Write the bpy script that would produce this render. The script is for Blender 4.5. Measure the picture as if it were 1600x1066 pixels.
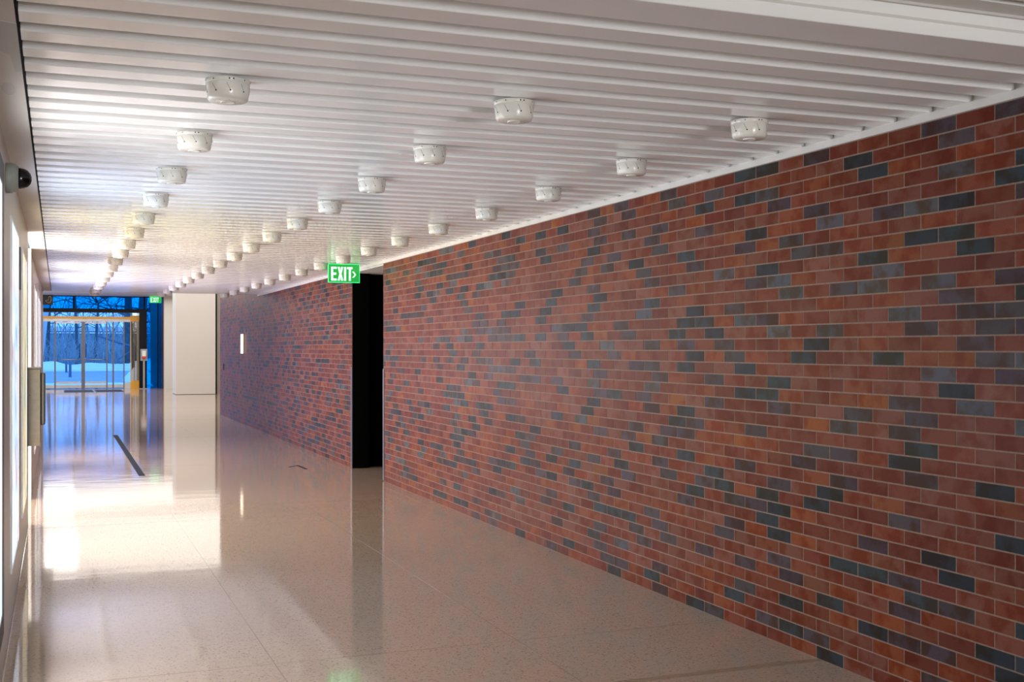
import bpy, bmesh, math, random
import numpy as np
from mathutils import Vector, Matrix

SC = bpy.context.scene
for o in list(bpy.data.objects):
    bpy.data.objects.remove(o)
COL = SC.collection
PI = math.pi

# ------------------------------------------------------------------ camera, world, lights, exposure
F_PX, YAW, HOR, EYE = 1830.0, 0.3696, 544.4, 1.568
cd = bpy.data.cameras.new('camera')
cam = bpy.data.objects.new('camera', cd)
COL.objects.link(cam)
cam.location = (0, 0, EYE)
cam.rotation_euler = (PI / 2, 0, -YAW)
cd.sensor_width = 36
cd.lens = F_PX / 1600 * 36
cd.shift_y = (HOR - 533) / 1600
cd.clip_start = 0.02
cd.clip_end = 400
SC.camera = cam
SC.view_settings.view_transform = 'Standard'
SC.view_settings.look = 'None'
SC.view_settings.gamma = 1
SC.view_settings.use_curve_mapping = False
SC.view_settings.exposure = 0.6
SC.cycles.max_bounces = 8
SC.cycles.diffuse_bounces = 5
SC.cycles.glossy_bounces = 5
SC.cycles.transparent_max_bounces = 12
SC.cycles.sample_clamp_indirect = 6

world = bpy.data.worlds.new('world')
SC.world = world
world.use_nodes = True
bg = world.node_tree.nodes['Background']
bg.inputs[0].default_value = (0.42, 0.68, 1.0, 1)
bg.inputs[1].default_value = 1.7


def area(name, loc, rot, sx, sy, power, color):
    l = bpy.data.lights.new(name, 'AREA')
    l.shape = 'RECTANGLE'
    l.size, l.size_y = sx, sy
    l.energy = power
    l.color = color
    o = bpy.data.objects.new(name, l)
    COL.objects.link(o)
    o.location = loc
    o.rotation_euler = rot
    return o


# daylight coming in behind the photographer, the bright lobby ceiling
area('daylight_behind', (2.5, -4.5, 1.6), (PI / 2 - 0.3, 0, 0), 2.0, 2.2, 215, (0.93, 0.98, 1.0))
area('lobby_light', (2.6, 35.5, 3.5), (0, 0, 0), 10.5, 23.0, 780, (1.0, 0.95, 0.90))
area('alcove_fill', (-1.4, 12.3, 1.4), (0, math.radians(-90), 0), 2.0, 1.5, 105, (1.0, 0.92, 0.84))  # added lamp, no source seen; brightens the brick and ceiling opposite

# ------------------------------------------------------------------ material helpers


def srgb(r, g, b):
    f = lambda c: (c / 255 / 12.92) if c / 255 <= 0.04045 else ((c / 255 + 0.055) / 1.055) ** 2.4
    return (f(r), f(g), f(b), 1)


def mat(name, color, rough=0.5, metal=0.0, spec=0.5, noise=None, bump=None, coat=0.0):
    """principled material; noise=(scale, amount) mottles the colour, bump=(scale, strength)"""
    m = bpy.data.materials.new(name)
    m.use_nodes = True
    nt = m.node_tree
    b = nt.nodes['Principled BSDF']
    b.inputs['Roughness'].default_value = rough
    b.inputs['Metallic'].default_value = metal
    b.inputs['Specular IOR Level'].default_value = spec
    b.inputs['Coat Weight'].default_value = coat
    b.inputs['Base Color'].default_value = color
    if noise or bump:
        tc = nt.nodes.new('ShaderNodeTexCoord')
    if noise:
        n = nt.nodes.new('ShaderNodeTexNoise')
        n.inputs['Scale'].default_value = noise[0]
        n.inputs['Detail'].default_value = 5
        nt.links.new(tc.outputs['Object'], n.inputs['Vector'])
        r = nt.nodes.new('ShaderNodeValToRGB')
        a = noise[1]
        r.color_ramp.elements[0].position = 0.3
        r.color_ramp.elements[1].position = 0.7
        r.color_ramp.elements[0].color = tuple(max(0, c * (1 - a)) for c in color[:3]) + (1,)
        r.color_ramp.elements[1].color = tuple(min(1, c * (1 + a)) for c in color[:3]) + (1,)
        nt.links.new(n.outputs['Fac'], r.inputs['Fac'])
        nt.links.new(r.outputs['Color'], b.inputs['Base Color'])
    if bump:
        n2 = nt.nodes.new('ShaderNodeTexNoise')
        n2.inputs['Scale'].default_value = bump[0]
        n2.inputs['Detail'].default_value = 3
        nt.links.new(tc.outputs['Object'], n2.inputs['Vector'])
        bp = nt.nodes.new('ShaderNodeBump')
        bp.inputs['Strength'].default_value = bump[1]
        bp.inputs['Distance'].default_value = 0.01
        nt.links.new(n2.outputs['Fac'], bp.inputs['Height'])
        nt.links.new(bp.outputs['Normal'], b.inputs['Normal'])
    return m


def emit(name, color, strength, base=(0.8, 0.8, 0.8, 1)):
    m = mat(name, base, 0.4)
    b = m.node_tree.nodes['Principled BSDF']
    b.inputs['Emission Color'].default_value = color
    b.inputs['Emission Strength'].default_value = strength
    return m


def glass(name, tint, ior=1.45):
    m = bpy.data.materials.new(name)
    m.use_nodes = True
    nt = m.node_tree
    nt.nodes.clear()
    out = nt.nodes.new('ShaderNodeOutputMaterial')
    t = nt.nodes.new('ShaderNodeBsdfTransparent')
    t.inputs[0].default_value = tint
    g = nt.nodes.new('ShaderNodeBsdfGlossy')
    g.inputs['Roughness'].default_value = 0.02
    fr = nt.nodes.new('ShaderNodeFresnel')
    fr.inputs['IOR'].default_value = ior
    mx = nt.nodes.new('ShaderNodeMixShader')
    nt.links.new(fr.outputs[0], mx.inputs[0])
    nt.links.new(t.outputs[0], mx.inputs[1])
    nt.links.new(g.outputs[0], mx.inputs[2])
    nt.links.new(mx.outputs[0], out.inputs[0])
    return m


# floor: polished terrazzo
def floor_material():
    m = bpy.data.materials.new('terrazzo')
    m.use_nodes = True
    nt = m.node_tree
    N, L = nt.nodes, nt.links
    b = N['Principled BSDF']
    tc = N.new('ShaderNodeTexCoord')
    v = N.new('ShaderNodeTexVoronoi')
    v.inputs['Scale'].default_value = 120
    L.new(tc.outputs['Object'], v.inputs['Vector'])
    wn = N.new('ShaderNodeTexWhiteNoise')
    L.new(v.outputs['Position'], wn.inputs['Vector'])
    r = N.new('ShaderNodeValToRGB')
    r.color_ramp.interpolation = 'CONSTANT'
    els = r.color_ramp.elements
    els[0].position, els[0].color = 0, (0.25, 0.185, 0.145, 1)
    els[1].position, els[1].color = 0.06, (0.37, 0.278, 0.215, 1)
    e = els.new(0.35); e.color = (0.41, 0.312, 0.243, 1)
    e = els.new(0.72); e.color = (0.39, 0.294, 0.228, 1)
    e = els.new(0.93); e.color = (0.425, 0.33, 0.26, 1)
    L.new(wn.outputs['Value'], r.inputs['Fac'])
    n = N.new('ShaderNodeTexNoise')
    n.inputs['Scale'].default_value = 0.7
    n.inputs['Detail'].default_value = 4
    L.new(tc.outputs['Object'], n.inputs['Vector'])
    mr = N.new('ShaderNodeMapRange')
    mr.inputs['To Min'].default_value = 0.9
    mr.inputs['To Max'].default_value = 1.1
    L.new(n.outputs['Fac'], mr.inputs['Value'])
    vm = N.new('ShaderNodeVectorMath')
    vm.operation = 'SCALE'
    L.new(r.outputs['Color'], vm.inputs[0])
    L.new(mr.outputs[0], vm.inputs['Scale'])
    L.new(vm.outputs[0], b.inputs['Base Color'])
    rr = N.new('ShaderNodeMapRange')
    rr.inputs['To Min'].default_value = 0.04
    rr.inputs['To Max'].default_value = 0.09
    L.new(n.outputs['Fac'], rr.inputs['Value'])
    L.new(rr.outputs[0], b.inputs['Roughness'])
    b.inputs['IOR'].default_value = 1.5
    mp = N.new('ShaderNodeMapping')
    mp.inputs['Scale'].default_value = (1.2, 2.2, 1)
    L.new(tc.outputs['Object'], mp.inputs['Vector'])
    n2 = N.new('ShaderNodeTexNoise')
    n2.inputs['Scale'].default_value = 1.6
    n2.inputs['Detail'].default_value = 2
    L.new(mp.outputs[0], n2.inputs['Vector'])
    bp = N.new('ShaderNodeBump')
    bp.inputs['Strength'].default_value = 0.18
    bp.inputs['Distance'].default_value = 0.005
    L.new(n2.outputs['Fac'], bp.inputs['Height'])
    L.new(bp.outputs['Normal'], b.inputs['Normal'])
    return m


def brick_material():
    m = bpy.data.materials.new('glazed_brick')
    m.use_nodes = True
    nt = m.node_tree
    N, L = nt.nodes, nt.links
    b = N['Principled BSDF']
    at = N.new('ShaderNodeAttribute')
    at.attribute_name = 'brick_tone'
    tc = N.new('ShaderNodeTexCoord')
    off = N.new('ShaderNodeVectorMath')
    off.operation = 'ADD'
    sc = N.new('ShaderNodeVectorMath')
    sc.operation = 'SCALE'
    sc.inputs['Scale'].default_value = 40
    L.new(at.outputs['Color'], sc.inputs[0])
    L.new(tc.outputs['Object'], off.inputs[0])
    L.new(sc.outputs[0], off.inputs[1])
    n = N.new('ShaderNodeTexNoise')
    n.inputs['Scale'].default_value = 9
    n.inputs['Detail'].default_value = 3
    L.new(off.outputs[0], n.inputs['Vector'])
    r = N.new('ShaderNodeValToRGB')
    r.color_ramp.elements[0].position = 0.40
    r.color_ramp.elements[0].color = (0.86, 0.60, 0.42, 1)
    r.color_ramp.elements[1].position = 0.56
    r.color_ramp.elements[1].color = (1.10, 1.26, 1.40, 1)
    L.new(n.outputs['Fac'], r.inputs['Fac'])
    fine = N.new('ShaderNodeTexNoise')
    fine.inputs['Scale'].default_value = 260
    fine.inputs['Detail'].default_value = 2
    L.new(tc.outputs['Object'], fine.inputs['Vector'])
    mr = N.new('ShaderNodeMapRange')
    mr.inputs['From Min'].default_value = 0.3
    mr.inputs['From Max'].default_value = 0.7
    mr.inputs['To Min'].default_value = 0.88
    mr.inputs['To Max'].default_value = 1.12
    L.new(fine.outputs['Fac'], mr.inputs['Value'])
    mul = N.new('ShaderNodeVectorMath')
    mul.operation = 'MULTIPLY'
    L.new(at.outputs['Color'], mul.inputs[0])
    L.new(r.outputs['Color'], mul.inputs[1])
    m2 = N.new('ShaderNodeVectorMath')
    m2.operation = 'SCALE'
    L.new(mul.outputs[0], m2.inputs[0])
    L.new(mr.outputs[0], m2.inputs['Scale'])
    L.new(m2.outputs[0], b.inputs['Base Color'])
    b.inputs['Roughness'].default_value = 0.38
    b.inputs['Specular IOR Level'].default_value = 0.07
    bp = N.new('ShaderNodeBump')
    bp.inputs['Strength'].default_value = 0.25
    bp.inputs['Distance'].default_value = 0.002
    L.new(n.outputs['Fac'], bp.inputs['Height'])
    L.new(bp.outputs['Normal'], b.inputs['Normal'])
    return m


def poster_material(name, cols, strength, scale, seed):
    """backlit panel with swirling procedural colour patches"""
    m = bpy.data.materials.new(name)
    m.use_nodes = True
    nt = m.node_tree
    N, L = nt.nodes, nt.links
    b = N['Principled BSDF']
    b.inputs['Roughness'].default_value = 0.15
    tc = N.new('ShaderNodeTexCoord')
    mp = N.new('ShaderNodeMapping')
    mp.inputs['Location'].default_value = (seed, seed * 2.3, seed * 0.7)
    mp.inputs['Scale'].default_value = (1, 2.0, 1.0)
    L.new(tc.outputs['Object'], mp.inputs['Vector'])
    n = N.new('ShaderNodeTexNoise')
    n.inputs['Scale'].default_value = scale
    n.inputs['Detail'].default_value = 4
    n.inputs['Distortion'].default_value = 1.5
    L.new(mp.outputs[0], n.inputs['Vector'])
    r = N.new('ShaderNodeValToRGB')
    els = r.color_ramp.elements
    k = len(cols)
    while len(els) < k:
        els.new(0.5)
    for i, c in enumerate(cols):
        els[i].position = 0.33 + 0.34 * i / (k - 1)
        els[i].color = c
    L.new(n.outputs['Fac'], r.inputs['Fac'])
    # lit print behind a sheet of glass: light leaves it mostly face-on (Fresnel of the glass)
    em = N.new('ShaderNodeEmission')
    em.inputs['Strength'].default_value = strength
    L.new(r.outputs['Color'], em.inputs['Color'])
    gl = N.new('ShaderNodeBsdfGlossy')
    gl.inputs['Roughness'].default_value = 0.3
    fr = N.new('ShaderNodeFresnel')
    fr.inputs['IOR'].default_value = 1.5
    mx = N.new('ShaderNodeMixShader')
    # two glass surfaces: what gets through falls as a power of (1-F)
    i1 = N.new('ShaderNodeMath'); i1.operation = 'SUBTRACT'; i1.inputs[0].default_value = 1.0
    L.new(fr.outputs[0], i1.inputs[1])
    i2 = N.new('ShaderNodeMath'); i2.operation = 'POWER'; i2.inputs[1].default_value = 1.25
    L.new(i1.outputs[0], i2.inputs[0])
    i3 = N.new('ShaderNodeMath'); i3.operation = 'SUBTRACT'; i3.inputs[0].default_value = 1.0
    L.new(i2.outputs[0], i3.inputs[1])
    L.new(i3.outputs[0], mx.inputs[0])
    L.new(em.outputs[0], mx.inputs[1])
    L.new(gl.outputs[0], mx.inputs[2])
    L.new(mx.outputs[0], N['Material Output'].inputs['Surface'])
    return m


M = {}
M['floor'] = floor_material()
M['brick'] = brick_material()
M['mortar'] = mat('mortar', (0.25, 0.175, 0.135, 1), 0.9, noise=(60, 0.15), bump=(200, 0.4))
M['slat'] = mat('white_satin_slat_paint', (0.88, 0.875, 0.87, 1), 0.16, noise=(3, 0.02))
M['plaster'] = mat('white_plaster', (0.70, 0.685, 0.66, 1), 0.55, noise=(1.5, 0.03), bump=(3, 0.25))
M['patch'] = mat('grey_patch_paint', (0.60, 0.60, 0.59, 1), 0.6)
M['white'] = mat('white_paint', (0.66, 0.645, 0.62, 1), 0.5, noise=(1.2, 0.02))
M['warm_wall'] = mat('warm_grey_wall_paint', (0.42, 0.37, 0.335, 1), 0.35, noise=(1.5, 0.04))
M['taupe'] = mat('taupe_panel', (0.30, 0.26, 0.23, 1), 0.5, noise=(2, 0.03))
M['pink_wall'] = mat('pale_pinkish_wall', (0.52, 0.42, 0.38, 1), 0.4, noise=(1.5, 0.04))
M['black'] = mat('matte_black', (0.012, 0.012, 0.014, 1), 0.5, noise=(5, 0.1))
M['void'] = mat('near_black_wall', (0.0012, 0.0012, 0.0012, 1), 0.9, spec=0.05, noise=(3, 0.1))  # near-black colour for the passage walls and jamb liner
M['portal'] = mat('dark_bronze_metal', (0.008, 0.008, 0.012, 1), 0.5, spec=0.15, noise=(4, 0.1))
M['steel'] = mat('brushed_steel', (0.11, 0.10, 0.092, 1), 0.5, metal=0.2, noise=(25, 0.12))
M['dark_steel'] = mat('dark_brown_metal', (0.07, 0.06, 0.055, 1), 0.35, metal=0.5, noise=(10, 0.1))
M['alu'] = mat('satin_aluminium', (0.40, 0.39, 0.38, 1), 0.3, metal=0.8, noise=(10, 0.05))
M['guard'] = mat('corner_guard_metal', (0.22, 0.20, 0.22, 1), 0.3, metal=0.9, noise=(10, 0.05))
M['can'] = mat('cream_enamel', (0.74, 0.715, 0.65, 1), 0.22, noise=(20, 0.03))
M['hole'] = mat('black_hole', (0.01, 0.01, 0.01, 1), 0.8, spec=0.1, noise=(20, 0.1))
M['seam'] = mat('grey_seam', (0.06, 0.055, 0.05, 1), 0.6, noise=(20, 0.1))
M['camera_housing'] = mat('grey_green_plastic', (0.30, 0.33, 0.29, 1), 0.45, noise=(8, 0.04))
M['dome'] = glass('smoked_dome_glass', (0.45, 0.45, 0.45, 1))
M['lens'] = mat('black_camera_ball', (0.01, 0.01, 0.012, 1), 0.2, noise=(5, 0.1))
M['clear'] = glass('blue_cast_door_glass', (0.50, 0.70, 0.96, 1), 1.04)  # blue cast of the outdoor light put into the pane tint
M['blue'] = glass('deep_blue_glass', (0.02, 0.46, 0.78, 1), 1.04)
M['yellow'] = mat('yellow_enamel', (0.85, 0.42, 0.03, 1), 0.3, noise=(4, 0.05))
M['amber_glass'] = glass('amber_side_glass', (0.62, 0.50, 0.42, 1), 1.3)
M['mat_rubber'] = mat('black_ribbed_carpet', (0.02, 0.022, 0.03, 1), 0.8, noise=(60, 0.3))
M['joint'] = mat('dark_joint', (0.26, 0.19, 0.145, 1), 0.07, noise=(40, 0.1))
M['brass'] = mat('dull_brass_strip', (0.42, 0.32, 0.22, 1), 0.3, metal=0.6, noise=(20, 0.1))
M['drain'] = mat('dark_blue_grey_channel', (0.02, 0.024, 0.035, 1), 0.7, spec=0.05, noise=(30, 0.2))
M['sign_black'] = mat('charcoal_sign_face', (0.035, 0.033, 0.03, 1), 0.4, noise=(8, 0.1))
M['sign_white'] = mat('sign_white', (0.92, 0.90, 0.85, 1), 0.5, noise=(8, 0.02))
M['green_letters'] = emit('lit_green_white_letters', (0.36, 1.0, 0.55, 1), 1.05)
M['green_edge'] = emit('lit_green_edge', (0.02, 0.85, 0.25, 1), 1.0, (0.05, 0.4, 0.1, 1))
M['lamp_white'] = emit('lit_ceiling_diffuser', (1.0, 0.95, 0.90, 1), 6.0)
M['sconce_glow'] = emit('warm_lit_sconce', (1.0, 0.80, 0.58, 1), 1.5)
M['snow'] = mat('snow', (0.86, 0.88, 0.9, 1), 0.7, noise=(0.4, 0.06))
M['road'] = mat('wet_asphalt', (0.34, 0.38, 0.41, 1), 0.5, noise=(0.5, 0.15))
M['bark'] = mat('dark_bark', (0.07, 0.10, 0.11, 1), 0.9, noise=(4, 0.3), bump=(20, 0.5))
M['door_metal'] = mat('dark_anodised_metal', (0.13, 0.13, 0.15, 1), 0.35, metal=0.5, noise=(8, 0.05))
M['bush'] = mat('bare_twigs', (0.33, 0.38, 0.40, 1), 0.9, noise=(2, 0.3))
M['far_building'] = mat('far_grey_building', (0.22, 0.33, 0.38, 1), 0.8, noise=(0.5, 0.1))
M['concrete'] = mat('pale_concrete', (0.62, 0.62, 0.62, 1), 0.8, noise=(1, 0.06))
M['bollard'] = mat('grey_bollard_paint', (0.12, 0.16, 0.22, 1), 0.5, noise=(8, 0.1))
M['grey_plastic'] = mat('grey_plastic', (0.30, 0.31, 0.32, 1), 0.45, noise=(8, 0.05))
M['white_plastic'] = mat('white_plastic', (0.75, 0.75, 0.75, 1), 0.4, noise=(8, 0.03))
M['red'] = mat('red_plastic', (0.7, 0.03, 0.03, 1), 0.4, noise=(8, 0.05))


# translucent edge-lit green panel
def green_panel():
    m = bpy.data.materials.new('edge_lit_green_acrylic')
    m.use_nodes = True
    nt = m.node_tree
    nt.nodes.clear()
    out = nt.nodes.new('ShaderNodeOutputMaterial')
    t = nt.nodes.new('ShaderNodeBsdfTransparent')
    t.inputs[0].default_value = (0.55, 0.75, 0.45, 1)
    e = nt.nodes.new('ShaderNodeEmission')
    e.inputs[0].default_value = (0.04, 0.62, 0.10, 1)
    e.inputs[1].default_value = 0.55
    mx = nt.nodes.new('ShaderNodeMixShader')
    mx.inputs[0].default_value = 0.72
    nt.links.new(t.outputs[0], mx.inputs[1])
    nt.links.new(e.outputs[0], mx.inputs[2])
    nt.links.new(mx.outputs[0], out.inputs[0])
    return m


M['green_panel'] = green_panel()

# ------------------------------------------------------------------ mesh helpers


class MB:
    def __init__(s):
        s.bm = bmesh.new()

    def box(s, x0, x1, y0, y1, z0, z1, bevel=0.0):
        t = bmesh.new()
        bmesh.ops.create_cube(t, size=1)
        for v in t.verts:
            v.co = Vector(((x0 + x1) / 2 + v.co.x * (x1 - x0), (y0 + y1) / 2 + v.co.y * (y1 - y0), (z0 + z1) / 2 + v.co.z * (z1 - z0)))
        if bevel:
            bmesh.ops.bevel(t, geom=list(t.edges), offset=bevel, segments=2, affect='EDGES', profile=0.5)
        s.merge(t)
        return s

    def merge(s, t, mtx=None):
        if mtx is not None:
            bmesh.ops.transform(t, matrix=mtx, verts=t.verts)
        me = bpy.data.meshes.new('tmp')
        t.to_mesh(me)
        t.free()
        s.bm.from_mesh(me)
        bpy.data.meshes.remove(me)

    def lathe(s, prof, seg=40, mtx=None):
        """profile [(r,z)...] round Z"""
        t = bmesh.new()
        rings = []
        for r, z in prof:
            if r < 1e-6:
                rings.append([t.verts.new((0, 0, z))])
            else:
                rings.append([t.verts.new((r * math.cos(2 * PI * k / seg), r * math.sin(2 * PI * k / seg), z)) for k in range(seg)])
        for a, b in zip(rings[:-1], rings[1:]):
            for k in range(seg):
                k2 = (k + 1) % seg
                if len(a) == 1 and len(b) == 1:
                    continue
                if len(a) == 1:
                    t.faces.new((a[0], b[k], b[k2]))
                elif len(b) == 1:
                    t.faces.new((a[k], b[0], a[k2]))
                else:
                    t.faces.new((a[k], b[k], b[k2], a[k2]))
        bmesh.ops.recalc_face_normals(t, faces=t.faces)
        for f in t.faces:
            f.smooth = True
        s.merge(t, mtx)
        return s

    def tube(s, pts, rads, seg=10):
        t = bmesh.new()
        pts = [Vector(p) for p in pts]
        if not hasattr(rads, '__len__'):
            rads = [rads] * len(pts)
        rings = []
        for i, p in enumerate(pts):
            d = (pts[min(i + 1, len(pts) - 1)] - pts[max(i - 1, 0)]).normalized()
            up = Vector((0, 0, 1)) if abs(d.z) < 0.9 else Vector((1, 0, 0))
            a = d.cross(up).normalized()
            b = d.cross(a).normalized()
            rings.append([t.verts.new(p + (a * math.cos(2 * PI * k / seg) + b * math.sin(2 * PI * k / seg)) * rads[i]) for k in range(seg)])
        for a, b in zip(rings[:-1], rings[1:]):
            for k in range(seg):
                t.faces.new((a[k], b[k], b[(k + 1) % seg], a[(k + 1) % seg]))
        t.faces.new(rings[0])
        t.faces.new(rings[-1])
        bmesh.ops.recalc_face_normals(t, faces=t.faces)
        for f in t.faces:
            f.smooth = True
        s.merge(t)
        return s

    def prism(s, poly, axis, a, b):
        """extrude a 2D polygon along axis from a to b. axis x: poly=(y,z); y: (x,z); z: (x,y)"""
        t = bmesh.new()
        def P(u, v, w):
            return {'x': (w, u, v), 'y': (u, w, v), 'z': (u, v, w)}[axis]
        A = [t.verts.new(P(u, v, a)) for u, v in poly]
        B = [t.verts.new(P(u, v, b)) for u, v in poly]
        t.faces.new(A)
        t.faces.new(B)
        n = len(poly)
        for i in range(n):
            t.faces.new((A[i], A[(i + 1) % n], B[(i + 1) % n], B[i]))
        bmesh.ops.recalc_face_normals(t, faces=t.faces)
        s.merge(t)
        return s

    def build(s, name, m, parent=None, loc=None):
        me = bpy.data.meshes.new(name)
        s.bm.to_mesh(me)
        s.bm.free()
        me.materials.append(m)
        o = bpy.data.objects.new(name, me)
        COL.objects.link(o)
        if parent is not None:
            o.parent = parent
        if loc:
            o.location = loc
        return o


def tag(o, label, cat, group=None, kind=None):
    o['label'] = label
    o['category'] = cat
    if group:
        o['group'] = group
    if kind:
        o['kind'] = kind
    return o


def struct(o):
    o['kind'] = 'structure'
    return o


def thing(name, loc, label, cat, group=None):
    o = bpy.data.objects.new(name, None)
    o.empty_display_size = 0.1
    COL.objects.link(o)
    o.location = loc
    return tag(o, label, cat, group)


def copy_tree(o, parent=None):
    c = o.copy()
    COL.objects.link(c)
    c.parent = parent
    for ch in [k for k in bpy.data.objects if k.parent == o]:
        copy_tree(ch, c)
    return c


# ------------------------------------------------------------------ dimensions
XW, XL = 3.578, -0.25          # brick wall plane, left wall plane
ZB, ZS = 2.568, 2.603          # brick top, underside of the slats
Y_END = 22.75                  # far edge of the slat ceiling
LOB = 3.6                      # lobby ceiling
GLY = 48.3                     # glazing plane

# ------------------------------------------------------------------ setting: floor
fl = MB()
fl.box(-4.0, 9.0, -6.0, 50.6, -0.12, 0)
struct(fl.build('floor', M['floor']))

j = MB()
for x in (1.003, 2.295):
    j.box(x - 0.0025, x + 0.0025, -6, 44, 0.0, 0.0006)
for y in (5.85, 11.0, 16.2, 21.4, 26.6, 31.8, 37.0):
    j.box(XL, XW, y - 0.0025, y + 0.0025, 0.0, 0.0006)
struct(j.build('trim_1', M['joint']))
j = MB()
for dy, w in ((-0.022, 0.003), (0.0, 0.006), (0.022, 0.003)):
    j.box(XL, XW, 4.94 + dy - w, 4.94 + dy + w, 0.0, 0.0012)
struct(j.build('trim_2', M['brass']))

# ------------------------------------------------------------------ setting: brick walls
CO, BL = 0.0676, 0.2203
RNG = random.Random(11)
REDS = [(0.235, 0.057, 0.029), (0.255, 0.062, 0.029), (0.200, 0.046, 0.026), (0.230, 0.071, 0.042),
        (0.270, 0.065, 0.024), (0.180, 0.040, 0.023), (0.245, 0.076, 0.048), (0.215, 0.052, 0.024)]
ORANGE = [(0.290, 0.071, 0.016), (0.270, 0.073, 0.022), (0.300, 0.082, 0.018)]
BLACKS = [(0.040, 0.042, 0.048), (0.052, 0.058, 0.064), (0.034, 0.034, 0.040), (0.045, 0.050, 0.052)]
PURPLES = [(0.085, 0.052, 0.058), (0.075, 0.044, 0.050), (0.095, 0.062, 0.066), (0.080, 0.056, 0.054)]
GREYS = [(0.115, 0.100, 0.105), (0.100, 0.096, 0.100), (0.105, 0.086, 0.094)]


def brick_tone(kind=None):
    if kind is None:
        r = RNG.random()
        kind = 'b' if r < 0.11 else 'p' if r < 0.24 else 'g' if r < 0.28 else 'o' if r < 0.32 else '.'
    c = RNG.choice({'b': BLACKS, 'p': PURPLES, 'g': GREYS, 'o': ORANGE, '.': REDS}[kind])
    k = RNG.uniform(0.90, 1.12) * 0.64
    return [min(1, a * k * RNG.uniform(0.96, 1.04)) for a in c]


# bricks of the near wall by colour: one list per course from the top, counting bricks away from the camera
BLACK_AT = [
    [7, 8], [4, 20], [3, 8, 10], [-1], [-1, 17], [1, 8],
    [11, 14], [1, 2], [0, 3, 7, 20], [17], [13, 17], [-1, 11],
    [10, 11, 18, 19], [10, 12, 18], [5, 19], [3, 6, 11], [8, 11, 17], [1, 7],
    [7, 8], [16, 20], [11, 17], [2, 12, 18], [2, 20], [0],
    [11, 14], [5, 10], [-1, 5, 7, 9, 15], [7, 11, 19], [1, 7], [1, 7, 18],
    [3, 4], [-1, 2, 15, 16, 17], [19], [-1, 0, 5], [-1, 3, 6, 17], [9],
    [6, 13, 19], [5, 11, 16],
]
PURPLE_AT = [
    [-1, 1, 5, 12, 15, 17], [1, 10, 12, 15, 17], [17], [7, 13, 15, 17], [5, 10, 13], [-1, 3, 13, 16, 18],
    [6, 8, 16, 18], [5, 6, 11, 14, 19], [13], [8, 12], [-1, 4], [1, 9, 18],
    [-1, 0, 7, 15], [-1, 0, 2, 15, 20], [0, 9, 11, 13], [0, 9, 16, 19], [-1, 13, 14], [10, 13, 17],
    [2, 20], [2, 4, 7, 10, 14, 17], [2, 4, 13], [8, 11], [4, 5, 11, 12, 14], [2, 6, 13, 15, 17],
    [4, 8], [7, 13, 16, 19], [2, 10, 12, 17, 20], [8, 9, 15], [3, 11, 16, 19], [9, 16, 19],
    [2, 9, 13, 17], [1, 7, 13], [2, 6, 8, 10, 12, 14], [14, 17], [1, 2, 8, 20], [13, 17],
    [1, 5, 7, 15, 16], [10, 13],
]
GREY_AT = [
    [], [], [7], [1, 20], [], [2, 5],
    [], [], [9, 17], [3, 7], [1, 3, 6], [14],
    [2, 8, 20], [5, 7], [16], [-1], [1], [],
    [0, 13, 17], [-1], [], [], [18], [],
    [], [], [], [], [], [],
    [], [], [], [], [15], [],
    [], [],
]
ORANGE_AT = [
    [16, 20], [], [], [11], [], [],
    [], [3, 9], [], [], [], [],
    [], [17], [], [1], [18], [],
    [3], [12], [5], [], [8, 17], [14, 19],
    [], [], [], [17], [], [],
    [15], [], [], [], [], [],
    [], [],
]
DARKMAP = {(k, i): '.' for k in range(38) for i in range(-1, 21)}
for ch, table in (('b', BLACK_AT), ('p', PURPLE_AT), ('g', GREY_AT), ('o', ORANGE_AT)):
    for k, row in enumerate(table):
        for i in row:
            DARKMAP[(k, i)] = ch


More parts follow.
